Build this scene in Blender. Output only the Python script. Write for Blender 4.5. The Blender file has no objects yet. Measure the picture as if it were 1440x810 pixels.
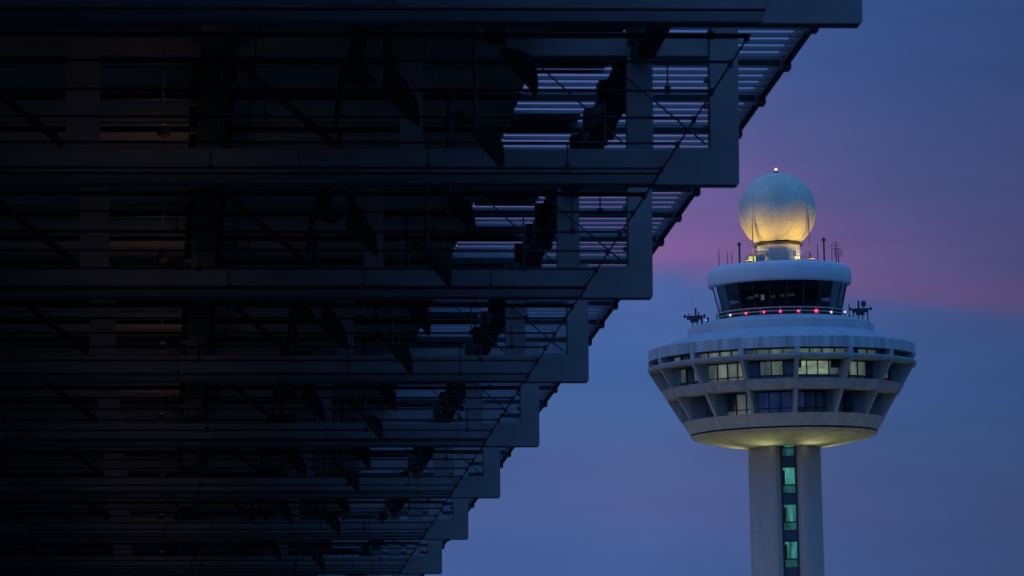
import bpy, bmesh, math, random
from mathutils import Vector, Matrix
random.seed(7)
PI = math.pi
R = math.radians
S = bpy.context.scene
COL = S.collection

# ------------------------------------------------------------------ camera
F = 8500.0                      # focal length in pixels of the 1440 px wide photo
ROLL = R(1.5)
PITCH = R(6.1)
CAMZ = 1.6
cam_d = bpy.data.cameras.new('camera')
cam = bpy.data.objects.new('camera', cam_d)
COL.objects.link(cam)
cam_d.sensor_width = 36.0
cam_d.lens = F / 1440.0 * 36.0
cam_d.clip_start = 0.5
cam_d.clip_end = 30000
CAM_M = Matrix.Rotation(PI / 2 + PITCH, 3, 'X') @ Matrix.Rotation(-ROLL, 3, 'Z')
cam.matrix_world = Matrix.Translation((0, 0, CAMZ)) @ CAM_M.to_4x4()
S.camera = cam
cam_d.dof.use_dof = True
cam_d.dof.focus_distance = 630
cam_d.dof.aperture_fstop = 12


def ray(px, py):
    return (CAM_M @ Vector((px - 720, 405 - py, -F))).normalized()


# ------------------------------------------------------------------ render
S.render.engine = 'CYCLES'
S.view_settings.view_transform = 'Standard'
S.view_settings.look = 'None'
S.view_settings.exposure = 0.0
S.view_settings.gamma = 1.0
S.view_settings.use_curve_mapping = False
S.cycles.use_denoising = True
S.cycles.max_bounces = 8
S.cycles.sample_clamp_indirect = 3.0


# ------------------------------------------------------------------ helpers
def lin(r, g, b):
    def f(c):
        c /= 255.0
        return c / 12.92 if c <= 0.04045 else ((c + 0.055) / 1.055) ** 2.4
    return (f(r), f(g), f(b), 1)


def mat(name, col, rough=0.6, metal=0.0, var=0.25, scale=3.0, stretch=(1, 1, 1), bump=0.0, spec=0.4, detail=5):
    m = bpy.data.materials.new(name)
    m.use_nodes = True
    nt = m.node_tree
    b = nt.nodes['Principled BSDF']
    b.inputs['Roughness'].default_value = rough
    b.inputs['Metallic'].default_value = metal
    b.inputs['Specular IOR Level'].default_value = spec
    tc = nt.nodes.new('ShaderNodeTexCoord')
    mp = nt.nodes.new('ShaderNodeMapping')
    mp.inputs['Scale'].default_value = stretch
    nz = nt.nodes.new('ShaderNodeTexNoise')
    nz.inputs['Scale'].default_value = scale
    nz.inputs['Detail'].default_value = detail
    nz.inputs['Roughness'].default_value = 0.65
    mr = nt.nodes.new('ShaderNodeMapRange')
    mr.inputs['From Min'].default_value = 0.3
    mr.inputs['From Max'].default_value = 0.7
    mr.inputs['To Min'].default_value = 1 - var
    mr.inputs['To Max'].default_value = 1 + var * 0.6
    mx = nt.nodes.new('ShaderNodeVectorMath')
    mx.operation = 'SCALE'
    mx.inputs[0].default_value = col[:3]
    L = nt.links.new
    L(tc.outputs['Object'], mp.inputs['Vector'])
    L(mp.outputs['Vector'], nz.inputs['Vector'])
    L(nz.outputs['Fac'], mr.inputs['Value'])
    L(mr.outputs['Result'], mx.inputs['Scale'])
    L(mx.outputs['Vector'], b.inputs['Base Color'])
    if bump:
        bp = nt.nodes.new('ShaderNodeBump')
        bp.inputs['Strength'].default_value = bump
        L(nz.outputs['Fac'], bp.inputs['Height'])
        L(bp.outputs['Normal'], b.inputs['Normal'])
    return m


def emis(name, col, strength, var=0.0, scale=1.0, grad=None):
    """a lamp, lit window or painted sky reflection: emission with an uneven brightness (blinds, furniture inside)"""
    m = bpy.data.materials.new(name)
    m.use_nodes = True
    nt = m.node_tree
    b = nt.nodes['Principled BSDF']
    b.inputs['Base Color'].default_value = (0.02, 0.025, 0.03, 1)
    b.inputs['Roughness'].default_value = 0.15
    b.inputs['Emission Color'].default_value = col
    b.inputs['Emission Strength'].default_value = strength
    if var:
        L = nt.links.new
        tc = nt.nodes.new('ShaderNodeTexCoord')
        mp = nt.nodes.new('ShaderNodeMapping')
        mp.inputs['Scale'].default_value = grad or (1, 1, 1)
        nz = nt.nodes.new('ShaderNodeTexNoise')
        nz.inputs['Scale'].default_value = scale
        nz.inputs['Detail'].default_value = 2
        mr = nt.nodes.new('ShaderNodeMapRange')
        mr.inputs['From Min'].default_value = 0.32
        mr.inputs['From Max'].default_value = 0.68
        mr.inputs['To Min'].default_value = strength * (1 - var)
        mr.inputs['To Max'].default_value = strength * (1 + 0.5 * var)
        L(tc.outputs['Object'], mp.inputs['Vector'])
        L(mp.outputs['Vector'], nz.inputs['Vector'])
        L(nz.outputs['Fac'], mr.inputs['Value'])
        L(mr.outputs['Result'], b.inputs['Emission Strength'])
    return m


def box(bm, x0, x1, y0, y1, z0, z1):
    vs = [bm.verts.new(p) for p in ((x0, y0, z0), (x1, y0, z0), (x1, y1, z0), (x0, y1, z0),
                                    (x0, y0, z1), (x1, y0, z1), (x1, y1, z1), (x0, y1, z1))]
    for f in ((0, 3, 2, 1), (4, 5, 6, 7), (0, 1, 5, 4), (1, 2, 6, 5), (2, 3, 7, 6), (3, 0, 4, 7)):
        bm.faces.new([vs[i] for i in f])
    return vs


def bevel(bm, w, seg=2):
    bmesh.ops.bevel(bm, geom=list(bm.edges), offset=w, segments=seg, affect='EDGES', profile=0.5)


def tube(bm, pts, rad, seg=8, cap=True):
    pts = [Vector(p) for p in pts]
    rads = rad if isinstance(rad, (list, tuple)) else [rad] * len(pts)
    rings = []
    for i, p in enumerate(pts):
        d = (pts[min(i + 1, len(pts) - 1)] - pts[max(i - 1, 0)]).normalized()
        a = d.orthogonal().normalized() if abs(d.z) < 0.99 else Vector((1, 0, 0))
        if abs(d.z) < 0.99:
            a = d.cross(Vector((0, 0, 1))).normalized()
        b = d.cross(a)
        rings.append([bm.verts.new(p + (a * math.cos(2 * PI * k / seg) + b * math.sin(2 * PI * k / seg)) * rads[i])
                      for k in range(seg)])
    for i in range(len(rings) - 1):
        for k in range(seg):
            bm.faces.new((rings[i][k], rings[i][(k + 1) % seg], rings[i + 1][(k + 1) % seg], rings[i + 1][k]))
    if cap:
        bm.faces.new(rings[0][::-1])
        bm.faces.new(rings[-1])


def lathe(bm, prof, seg=96, a0=0.0, a1=2 * PI, closed=False):
    """prof: list of (r, z); turned about the z axis. closed=True joins the last point to the first."""
    full = abs(a1 - a0 - 2 * PI) < 1e-6
    n = seg if full else seg + 1
    cols = []
    for k in range(n):
        t = a0 + (a1 - a0) * k / seg
        cols.append([bm.verts.new((r * math.sin(t), -r * math.cos(t), z)) for r, z in prof])
    m = len(prof)
    for k in range(seg):
        A, B = cols[k], cols[(k + 1) % n]
        for i in range(m if closed else m - 1):
            j = (i + 1) % m
            try:
                bm.faces.new((A[i], B[i], B[j], A[j]))
            except ValueError:
                pass
    if closed and not full:
        bm.faces.new(cols[0])
        bm.faces.new(cols[-1][::-1])


def prism(bm, poly, z0, z1):
    a = [bm.verts.new((x, y, z0)) for x, y in poly]
    b = [bm.verts.new((x, y, z1)) for x, y in poly]
    n = len(poly)
    for i in range(n):
        bm.faces.new((a[i], a[(i + 1) % n], b[(i + 1) % n], b[i]))
    bm.faces.new(a[::-1])
    bm.faces.new(b)


def sphere(bm, c, r, seg=16, rings=10, sz=1.0):
    M = Matrix.Translation(c) @ Matrix.Diagonal((r, r, r * sz, 1))
    bmesh.ops.create_uvsphere(bm, u_segments=seg, v_segments=rings, radius=1.0, matrix=M)


def obj(name, bm, m, parent=None, smooth=False, loc=None):
    bmesh.ops.remove_doubles(bm, verts=list(bm.verts), dist=1e-5)
    bmesh.ops.recalc_face_normals(bm, faces=list(bm.faces))
    me = bpy.data.meshes.new(name)
    bm.to_mesh(me)
    bm.free()
    me.materials.append(m)
    if smooth:
        for p in me.polygons:
            p.use_smooth = True
        try:
            me.set_sharp_from_angle(angle=R(32))
        except Exception:
            pass
    o = bpy.data.objects.new(name, me)
    COL.objects.link(o)
    if parent:
        o.parent = parent
    if loc:
        o.location = loc
    return o


def tag(o, label, cat, group=None):
    o['label'] = label
    o['category'] = cat
    if group:
        o['group'] = group
    return o


def thing(name, label, cat, loc=(0, 0, 0), rot=None, group=None):
    o = bpy.data.objects.new(name, None)
    o.empty_display_size = 0.2
    COL.objects.link(o)
    o.location = loc
    if rot is not None:
        o.rotation_euler = rot
    return tag(o, label, cat, group)


def copy_tree(o, parent=None):
    c = o.copy()
    COL.objects.link(c)
    if parent:
        c.parent = parent
    for ch in list(o.children):
        copy_tree(ch, c)
    return c


B = bmesh.new

# ------------------------------------------------------------------ world: dusk sky
SUN_AZ, SUN_EL = R(-112), R(4)          # azimuth from +Y towards +X; afterglow from the left, a little behind the camera
w = bpy.data.worlds.new('World')
S.world = w
w.use_nodes = True
nt = w.node_tree
for n in list(nt.nodes):
    nt.nodes.remove(n)
L = nt.links.new


def math_n(op, a, b=None, c=None, clamp=False):
    n = nt.nodes.new('ShaderNodeMath')
    n.operation = op
    n.use_clamp = clamp
    for i, v in enumerate((a, b, c)):
        if v is None:
            continue
        if isinstance(v, (int, float)):
            n.inputs[i].default_value = v
        else:
            L(v, n.inputs[i])
    return n.outputs[0]


tc = nt.nodes.new('ShaderNodeTexCoord')
sp = nt.nodes.new('ShaderNodeSeparateXYZ')
L(tc.outputs['Generated'], sp.inputs[0])
elev = math_n('MULTIPLY', math_n('ARCSINE', sp.outputs['Z']), 180 / PI)
azim = math_n('MULTIPLY', math_n('ARCTAN2', sp.outputs['X'], sp.outputs['Y']), 180 / PI)
azc = math_n('MINIMUM', math_n('MAXIMUM', azim, -8.0), 8.0)
# clouds: soft streaks lying nearly level
mp = nt.nodes.new('ShaderNodeMapping')
mp.inputs['Scale'].default_value = (9, 9, 48)
mp.inputs['Rotation'].default_value = (0, R(5), 0)
L(tc.outputs['Generated'], mp.inputs['Vector'])
nz = nt.nodes.new('ShaderNodeTexNoise')
nz.inputs['Scale'].default_value = 1.6
nz.inputs['Detail'].default_value = 4
nz.inputs['Roughness'].default_value = 0.5
L(mp.outputs['Vector'], nz.inputs['Vector'])
wob = math_n('MULTIPLY', math_n('SUBTRACT', nz.outputs['Fac'], 0.5), 0.9)
vv = math_n('ADD', math_n('ADD', elev, math_n('MULTIPLY', azc, 0.12)), wob)
RNG = 16.0
ramp = nt.nodes.new('ShaderNodeValToRGB')
L(math_n('DIVIDE', vv, RNG), ramp.inputs['Fac'])


def v_of(y):
    return ((1302 - y) / F * 57.296 + 0.31) / RNG


stops = [(0.0, lin(66, 84, 138)), (v_of(815), lin(65, 92, 152)), (v_of(775), lin(69, 93, 152)), (v_of(725), lin(77, 93, 150)),
         (v_of(670), lin(76, 95, 150)), (v_of(630), lin(68, 98, 155)), (v_of(560), lin(63, 97, 159)), (v_of(470), lin(67, 99, 162)),
         (v_of(420), lin(74, 98, 161)), (v_of(402), lin(106, 94, 155)),
         (v_of(370), lin(128, 94, 154)), (v_of(310), lin(113, 94, 156)), (v_of(240), lin(95, 95, 156)), (v_of(160), lin(80, 94, 155)),
         (v_of(60), lin(63, 91, 154)), (v_of(-60), lin(58, 89, 154)), (0.85, lin(52, 90, 158)), (1.0, lin(48, 98, 162))]
cr = ramp.color_ramp
while len(cr.elements) < len(stops):
    cr.elements.new(0.5)
for e, (p, c) in zip(cr.elements, sorted(stops, key=lambda q: q[0])):
    e.position = p
    e.color = c
# the pink cloud band thins out towards the right
ramp2 = nt.nodes.new('ShaderNodeValToRGB')
L(math_n('DIVIDE', vv, RNG), ramp2.inputs['Fac'])
stops2 = [q for q in stops if not (v_of(410) < q[0] < v_of(120))] + [(v_of(300), lin(86, 92, 152)), (v_of(390), lin(104, 92, 150))]
stops2 = [(p, lin(68, 92, 150) if v_of(740) < p < v_of(650) else c) for p, c in stops2]
cr2 = ramp2.color_ramp
while len(cr2.elements) < len(stops2):
    cr2.elements.new(0.5)
for e, (p, c) in zip(cr2.elements, sorted(stops2, key=lambda q: q[0])):
    e.position = p
    e.color = c


def maprange(v, a, b, c, d, smooth=False):
    n = nt.nodes.new('ShaderNodeMapRange')
    if smooth:
        n.interpolation_type = 'SMOOTHSTEP'
    for k, q in zip(('From Min', 'From Max', 'To Min', 'To Max'), (a, b, c, d)):
        n.inputs[k].default_value = q
    L(v, n.inputs['Value'])
    return n.outputs['Result']


def mixc(fac, a, b):
    n = nt.nodes.new('ShaderNodeMix')
    n.data_type = 'RGBA'
    L(fac, n.inputs[0])
    for sock, v in ((n.inputs[6], a), (n.inputs[7], b)):
        if isinstance(v, tuple):
            sock.default_value = v
        else:
            L(v, sock)
    return n.outputs[2]


skyc = mixc(math_n('MAXIMUM', maprange(azim, 1.6, 4.6, 0.0, 0.8, True), maprange(azim, 1.2, -0.4, 0.0, 0.95, True)), ramp.outputs['Color'], ramp2.outputs['Color'])
# the open sky behind the photographer is a clearer, brighter blue
bl = lin(60, 112, 182)
behind = maprange(math_n('ABSOLUTE', azim), 15, 100, 0.0, 0.8, True)
blue = mixc(maprange(elev, 0.0, 32.0, 0.0, 1.0, True), (bl[0] * 0.34, bl[1] * 0.34, bl[2] * 0.34, 1), (bl[0] * 1.45, bl[1] * 1.45, bl[2] * 1.45, 1))
skyc = mixc(behind, skyc, blue)
# thin streaks of cloud
mp2 = nt.nodes.new('ShaderNodeMapping')
mp2.inputs['Scale'].default_value = (14, 14, 90)
mp2.inputs['Rotation'].default_value = (0, R(3), 0)
L(tc.outputs['Generated'], mp2.inputs['Vector'])
nz2 = nt.nodes.new('ShaderNodeTexNoise')
nz2.inputs['Scale'].default_value = 2.2
nz2.inputs['Detail'].default_value = 7
nz2.inputs['Roughness'].default_value = 0.62
L(mp2.outputs['Vector'], nz2.inputs['Vector'])
streak = maprange(nz2.outputs['Fac'], 0.3, 0.7, 0.94, 1.055)
bright = math_n('MULTIPLY', maprange(azim, -8.0, -1.0, 1.3, 1.0), maprange(azim, 1.2, 5.0, 1.0, 0.60))
sc = nt.nodes.new('ShaderNodeVectorMath')
sc.operation = 'SCALE'
L(skyc, sc.inputs[0])
# full brightness again outside the narrow field around the tower
wide = maprange(azim, 5.0, 40.0, 0.0, 0.6)
L(math_n('MULTIPLY', math_n('ADD', bright, wide), streak), sc.inputs['Scale'])
sky = nt.nodes.new('ShaderNodeTexSky')
sky.sky_type = 'NISHITA'
sky.sun_disc = False
sky.sun_elevation = SUN_EL
sky.sun_rotation = SUN_AZ
bg1 = nt.nodes.new('ShaderNodeBackground')
bg1.inputs['Strength'].default_value = 0.98
L(sc.outputs['Vector'], bg1.inputs['Color'])
bg2 = nt.nodes.new('ShaderNodeBackground')
bg2.inputs['Strength'].default_value = 0.002
L(sky.outputs['Color'], bg2.inputs['Color'])
ad = nt.nodes.new('ShaderNodeAddShader')
L(bg1.outputs[0], ad.inputs[0])
L(bg2.outputs[0], ad.inputs[1])
wo = nt.nodes.new('ShaderNodeOutputWorld')
L(ad.outputs[0], wo.inputs['Surface'])

sd = bpy.data.lights.new('afterglow_sun', 'SUN')
sd.energy = 0.2
sd.angle = R(30)
sd.color = (1.0, 0.72, 0.66)
so = bpy.data.objects.new('afterglow_sun', sd)
COL.objects.link(so)
to_sun = Vector((math.sin(SUN_AZ) * math.cos(SUN_EL), math.cos(SUN_AZ) * math.cos(SUN_EL), math.sin(SUN_EL)))
so.rotation_euler = to_sun.to_track_quat('Z', 'Y').to_euler()

# ------------------------------------------------------------------ ground
M_asphalt = mat('apron_concrete', (0.05, 0.049, 0.047), 0.9, var=0.3, scale=0.4)
bm = B()
box(bm, -9000, 9000, -9000, 9000, -0.5, 0.0)
g = obj('ground', bm, M_asphalt)
g['kind'] = 'structure'

# ================================================================== TERMINAL CANOPY
# local axes: x outward, y along the roof edge, z above the camera's eye level
ST = 11.86                     # frame spacing along the edge
SX = 12.0
AZ = -math.atan(520 * math.cos(PITCH) / F)
M_frame = mat('steel_paint', (0.33, 0.275, 0.27), 0.6, var=0.22, scale=1.3, stretch=(0.6, 1, 1), detail=3)
M_flange = mat('flange_paint', (0.20, 0.17, 0.17), 0.6, var=0.14, scale=1.3)
M_rod = mat('dark_steel', (0.055, 0.05, 0.05), 0.5, var=0.3, scale=4)
M_slat = mat('louvre_aluminium', (0.22, 0.24, 0.28), 0.5, var=0.15, scale=2)
M_soffit = mat('soffit_panel', (0.55, 0.40, 0.31), 0.8, var=0.25, scale=0.8)
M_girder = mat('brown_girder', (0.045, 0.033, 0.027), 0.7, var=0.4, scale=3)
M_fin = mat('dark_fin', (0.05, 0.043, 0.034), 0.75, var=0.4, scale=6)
M_wall = mat('unseen_wall_paint', (0.12, 0.12, 0.12), 0.8, var=0.2, scale=0.3)

TILT = R(1.17)
canopy = thing('terminal_building', 'dark airport terminal roof overhang with stepped steel frames and a louvred edge',
               'building', (0, 0, CAMZ), (0, TILT, -AZ))
canopy.rotation_mode = 'XYZ'

X_END, Z_BOT = 0.536 * SX, 0.696 * SX
Z_TC0, Z_TC1 = 9.80, 10.06
Z_R = 0.85 * SX
X_LE, X_L0 = 0.608 * SX, 0.365 * SX
X_IN = -9.0
FD = 0.30                     # depth of the frame members along the roof
N_FR = 10
POSTS = [(5.19, 5.48), (2.655, 2.915), (-1.04, -0.66), (-4.6, -4.2)]


def make_frame():
    fr = bpy.data.objects.new('roof_frame', None)
    COL.objects.link(fr)
    fr.parent = canopy
    bm = B()
    box(bm, X_IN, X_END - 0.70, 0.012, FD, Z_BOT + 0.125, Z_BOT + 0.395)
    bevel(bm, 0.012, 1)
    obj('bottom_chord', bm, M_frame, fr)
    bm = B()
    box(bm, X_IN, X_END - 0.70, -0.004, FD + 0.02, Z_BOT, Z_BOT + 0.105)
    bevel(bm, 0.012, 1)
    obj('chord_flange', bm, M_flange, fr)
    # end knee: corner block and post in one welded piece
    bm = B()
    prof = [(X_END - 0.93, Z_BOT - 0.002), (X_END - 0.022, Z_BOT - 0.002), (X_END - 0.007, Z_BOT + 0.006), (X_END, Z_BOT + 0.022),
            (X_END, Z_TC1 + 0.07), (X_END - 0.316, Z_TC1 + 0.07), (X_END - 0.316, Z_BOT + 0.40), (X_END - 0.80, Z_BOT + 0.40)]
    a = [bm.verts.new((x, -0.008, z)) for x, z in prof]
    b = [bm.verts.new((x, FD + 0.01, z)) for x, z in prof]
    n = len(prof)
    for i in range(n):
        bm.faces.new((a[i], a[(i + 1) % n], b[(i + 1) % n], b[i]))
    bm.faces.new(a)
    bm.faces.new(b[::-1])
    obj('end_post', bm, M_frame, fr)
    bm = B()
    box(bm, X_IN, X_END - 0.33, 0.03, FD - 0.03, Z_TC0, Z_TC1)
    obj('top_chord', bm, M_frame, fr)
    for x0, x1 in POSTS:
        bm = B()
        box(bm, x0, x1, 0.04, FD - 0.04, Z_BOT + 0.40, Z_TC0 - 0.003)
        obj('post', bm, M_frame, fr)
    # diagonal ties
    for (xa, za, xb, zb, r) in ((6.06, 8.80, 4.9, 9.78, 0.011), (-2.3, 9.75, -1.06, 8.78, 0.045), (0.75, 9.78, 1.95, 8.78, 0.04),
                                (5.15, 8.80, 4.1, 9.78, 0.010)):
        bm = B()
        tube(bm, [(xa, -0.03, za), (xb, -0.03, zb)], r, 8)
        obj('tie_rod', bm, M_rod, fr)
    for x in (1.9, -2.2):                   # bolted splice plates
        bm = B()
        box(bm, x - 0.35, x + 0.35, -0.003, 0.011, Z_BOT + 0.15, Z_BOT + 0.37)
        for q in (-0.25, -0.15, 0.15, 0.25):
            for z in (0.2, 0.32):
                box(bm, x + q - 0.02, x + q + 0.02, -0.02, -0.0031, Z_BOT + z - 0.02, Z_BOT + z + 0.02)
        obj('splice_plate', bm, M_frame, fr)
    # cleats welded on the inner edge of the end post
    for z in (8.98, 9.22, 9.52):
        bm = B()
        box(bm, X_END - 0.37, X_END - 0.319, 0.08, 0.2, z, z + 0.05)
        obj('cleat', bm, M_flange, fr)
    return fr


f0 = make_frame()
for n in range(N_FR):
    f = f0 if n == 0 else copy_tree(f0, canopy)
    f.location = (0, (4.6 + n) * ST, 0)


def make_bay(seed, dense):
    """one bay of the roof between two frames: louvres, purlins, soffit panels, hung rod grid"""
    rnd = random.Random(seed)
    bay = bpy.data.objects.new('roof_bay', None)
    COL.objects.link(bay)
    bay.parent = canopy
    # louvre slats, 22 to a bay, in four fields between the purlins
    bm = B()
    pitch = 0.53
    for q in range(4):
        ya = q * ST / 4 + 0.16
        k = 0
        while ya + k * pitch < (q + 1) * ST / 4 - 0.05:
            y = ya + k * pitch
            x0 = X_L0
            box(bm, x0, X_LE - 0.05, y, y + 0.07, Z_R, Z_R + 0.044)
            k += 1
    # closed panels over the inner part of the louvres leave two open strips in each bay
    for xa, xb, ya, yb in ((X_L0 + 0.01, 5.25, 0.05, rnd.uniform(4.0, 5.6)), (X_L0 + 0.01, 5.25, 7.9, rnd.uniform(8.7, 9.2)), (5.27, 5.72, 0.05, 1.6)):
        cover = B()
        box(cover, xa, xb, ya, yb, Z_R + 0.054, Z_R + 0.074)
        obj('cover_plate', cover, M_slat, bay)
    obj('louvre', bm, M_slat, bay)
    bm = B()
    for q in range(4):
        y = q * ST / 4
        box(bm, X_IN, X_LE - 0.08, y + 0.0, y + 0.08, Z_R - 0.075, Z_R - 0.004)
    obj('purlin', bm, M_rod, bay)
    bm = B()
    box(bm, X_LE - 0.06, X_LE + 0.03, 0, ST, Z_R - 0.06, Z_R + 0.13)
    for q in range(4):
        y = q * ST / 4
        box(bm, X_LE - 0.07, X_LE + 0.035, y - 0.10, y + 0.22, Z_R - 0.125, Z_R - 0.062)
    obj('edge_beam', bm, M_rod, bay)
    # soffit boards, laid along the frames
    bm = B()
    y = 0.0
    while y < ST - 0.05:
        wd = rnd.choice((0.9, 1.2, 1.2, 1.5))
        y1 = min(y + wd, ST)
        dz = rnd.uniform(0, 0.05)
        for xa, xb in ((X_IN - 4, -3.3), (-3.28, 1.1), (1.12, X_L0)):
            box(bm, xa, xb, y + 0.015, y1 - 0.015, Z_R + dz, Z_R + 0.09 + dz)
        y = y1
    obj('soffit_panel', bm, M_soffit, bay)
    bm = B()
    box(bm, X_IN - 4, X_L0, 0, ST, Z_R + 0.16, Z_R + 0.26)
    obj('roof_deck', bm, M_soffit, bay)
    # longitudinal girders under the louvres and further in
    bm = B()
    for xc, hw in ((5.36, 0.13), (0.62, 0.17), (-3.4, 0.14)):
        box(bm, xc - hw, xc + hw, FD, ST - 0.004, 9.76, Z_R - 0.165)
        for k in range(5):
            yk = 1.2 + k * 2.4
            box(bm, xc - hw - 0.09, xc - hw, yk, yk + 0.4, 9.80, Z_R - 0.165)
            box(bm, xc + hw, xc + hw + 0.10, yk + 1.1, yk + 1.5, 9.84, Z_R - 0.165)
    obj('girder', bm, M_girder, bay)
    # rod grid hung under the frames
    zg = 0.688 * SX
    xe = 0.45 * SX
    bm = B()
    tube(bm, [(xe, 0.02, zg), (xe, ST, zg)], 0.010, 8)
    for k, f_ in enumerate((0.032, 0.17, 0.335, 0.50, 0.665, 0.84)):
        y = f_ * ST
        tube(bm, [(X_IN, y, zg + 0.03), (xe + 0.03, y, zg + 0.03)], 0.026 if k == 0 else 0.014, 8)
        box(bm, xe - 0.022, xe + 0.022, y - 0.03, y + 0.03, zg - 0.02, zg + 0.05)
        for xh in (-2.5, 0.6, 3.0, 4.6):
            xh += rnd.uniform(-0.5, 0.5)
            tube(bm, [(xh, y, zg + 0.03), (xh, y, zg + rnd.uniform(0.25, 0.5))], 0.009, 6)
            box(bm, xh - 0.03, xh + 0.03, y - 0.02, y + 0.02, zg, zg + 0.07)
    obj('rod_grid', bm, M_rod, bay)
    return bay


for n in range(N_FR):
    bay = make_bay(n, True)
    bay.location = (0, (4.6 + n) * ST, 0)

# unseen walls and roof beside and behind the camera, added to block sky light
bm = B()
box(bm, -13.2, -12.8, -30, (4.6 + N_FR) * ST, -CAMZ - 2.0, Z_R + 0.15)
obj('light_block_wall', bm, M_wall, canopy)
bm = B()
box(bm, -12.79, 3.2, -14, -13.6, -CAMZ - 2.0, Z_R + 0.15)
obj('light_block_wall', bm, M_wall, canopy)
bm = B()
box(bm, -13.0, X_L0, -30, 4.6 * ST - 0.01, Z_R + 0.28, Z_R + 0.5)
box(bm, X_L0 + 0.01, 8.0, -30, 3.7 * ST, Z_R + 0.28, Z_R + 0.5)  # unseen outer strip, added to shade the nearest frames
obj('shade_roof_slab', bm, M_soffit, canopy)

# ---- dark curved fins and forked brackets hung between the frames
FIN = [(-0.42, 0.50), (-0.18, 0.485), (-0.06, 0.42), (0.0, 0.30), (0.02, 0.12), (0.01, 0.0), (-0.02, 0.0), (-0.06, 0.06),
       (-0.14, 0.16), (-0.24, 0.26), (-0.34, 0.40)]


FIN = [(x * 0.88, z * 0.92) for x, z in FIN]


def slab(bm, poly, y0, y1):
    a = [bm.verts.new((x, y0, z)) for x, z in poly]
    b = [bm.verts.new((x, y1, z)) for x, z in poly]
    n = len(poly)
    for i in range(n):
        bm.faces.new((a[i], a[(i + 1) % n], b[(i + 1) % n], b[i]))
    bm.faces.new(a[::-1])
    bm.faces.new(b)


def world_of(x, y, z):
    return canopy_M @ Vector((x, y, z))


canopy_M = Matrix.Translation((0, 0, CAMZ)) @ (Matrix.Rotation(-AZ, 3, 'Z') @ Matrix.Rotation(TILT, 3, 'Y')).to_4x4()
ORD = ['first', 'second', 'third', 'fourth', 'fifth', 'sixth', 'seventh', 'eighth', 'ninth', 'tenth']


def make_fin():
    t = thing('hanging_fin', '-', 'fin', group='dark curved fins hung in a row under the roof')
    bm = B()
    slab(bm, FIN, -0.09, 0.09)
    slab(bm, [(-0.50, 0.66), (-0.42, 0.62), (-0.30, 0.52), (-0.44, 0.505), (-0.52, 0.56)], -0.12, 0.12)
    bevel(bm, 0.012, 1)
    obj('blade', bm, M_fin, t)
    bm = B()
    tube(bm, [(-0.3, 0, 0.48), (-0.3, 0, 1.75)], 0.022, 8)
    obj('hanger', bm, M_rod, t)
    return t


fin0 = make_fin()
for n in range(8):
    for h, dy in ((0, 0.36), (1, 0.85)):
        o = fin0 if (n == 0 and h == 0) else copy_tree(fin0)
        o.location = world_of(3.70, (4.6 + n + dy) * ST, 8.28)
        o.rotation_euler = (0, TILT, -AZ)
        o['label'] = ('dark curved fin hung %s the %s roof frame from the top'
                      % ('shortly behind' if h == 0 else 'right before', ORD[n] if h == 0 else ORD[n + 1]))


def make_lamp():
    t = thing('roof_lamp', '-', 'lamp', group='dim reddish lamps in a row under the roof')
    bm = B()
    lathe(bm, [(0.02, 0.12), (0.06, 0.10), (0.075, 0.0), (0.065, 0.0), (0.055, 0.08), (0.02, 0.10)], 16, closed=True)
    obj('lamp_shade', bm, M_rod, t, True)
    bm = B()
    sphere(bm, (0, 0, 0.01), 0.05, 12, 8)
    obj('bulb', bm, M_rooflamp, t, True)
    bm = B()
    tube(bm, [(0, 0, 0.11), (0, 0, 1.5)], 0.005, 6)
    obj('hanger', bm, M_rod, t)
    return t


M_rooflamp = emis('dim_red_bulb', (1.0, 0.16, 0.10, 1), 0.014)
lp0 = make_lamp()
for n in range(8):  # row continued past the faint glints; further lamps are added
    o = lp0 if n == 0 else copy_tree(lp0)
    o.location = world_of(0.04, (4.6 + n + 0.83) * ST, 8.62)
    o.rotation_euler = (0, TILT, -AZ)
    o['label'] = 'dim reddish lamp hung under the dark roof just before the %s frame from the top' % ORD[n + 1]
    ld = bpy.data.lights.new('roof_fill_light', 'POINT')
    ld.energy = 1.6  # warm fill added above each lamp to lift the dark soffit
    ld.color = (1.0, 0.80, 0.70)
    ld.shadow_soft_size = 0.3
    lo = bpy.data.objects.new('roof_fill_light', ld)
    COL.objects.link(lo)
    lo.location = world_of(0.04, (4.6 + n + 0.83) * ST, 9.1)


def make_fork():
    t = thing('forked_bracket', '-', 'bracket', group='dark forked brackets hung in a row under the roof')
    for nm, poly in (('leg', [(-0.25, 1.0), (-0.10, 1.0), (-0.16, 0.62), (-0.02, 0.46), (-0.12, 0.40), (-0.34, 0.46), (-0.42, 0.02), (-0.46, 0.02),
                              (-0.42, 0.5), (-0.33, 0.7)]),
                     ('leg', [(0.04, 1.0), (0.13, 1.0), (0.15, 0.62), (0.30, 0.42), (0.40, 0.22), (0.42, 0.0), (0.33, 0.06), (0.16, 0.22),
                              (0.03, 0.36), (0.06, 0.62)])):
        bm = B()
        slab(bm, poly, -0.10, 0.10)
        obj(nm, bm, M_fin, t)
    bm = B()
    box(bm, -0.3, 0.2, -0.06, 0.06, 1.003, 1.14)
    tube(bm, [(-0.05, 0, 1.14), (-0.05, 0, 1.6)], 0.03, 8)
    obj('hanger', bm, M_rod, t)
    return t


fk0 = make_fork()
for n in range(8):
    o = fk0 if n == 0 else copy_tree(fk0)
    o.location = world_of(2.25, (4.6 + n + 0.60) * ST, 8.36)
    o.rotation_euler = (0, TILT, -AZ)
    o['label'] = 'dark forked bracket between the %s and %s roof frames from the top' % (ORD[n], ORD[n + 1])

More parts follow.
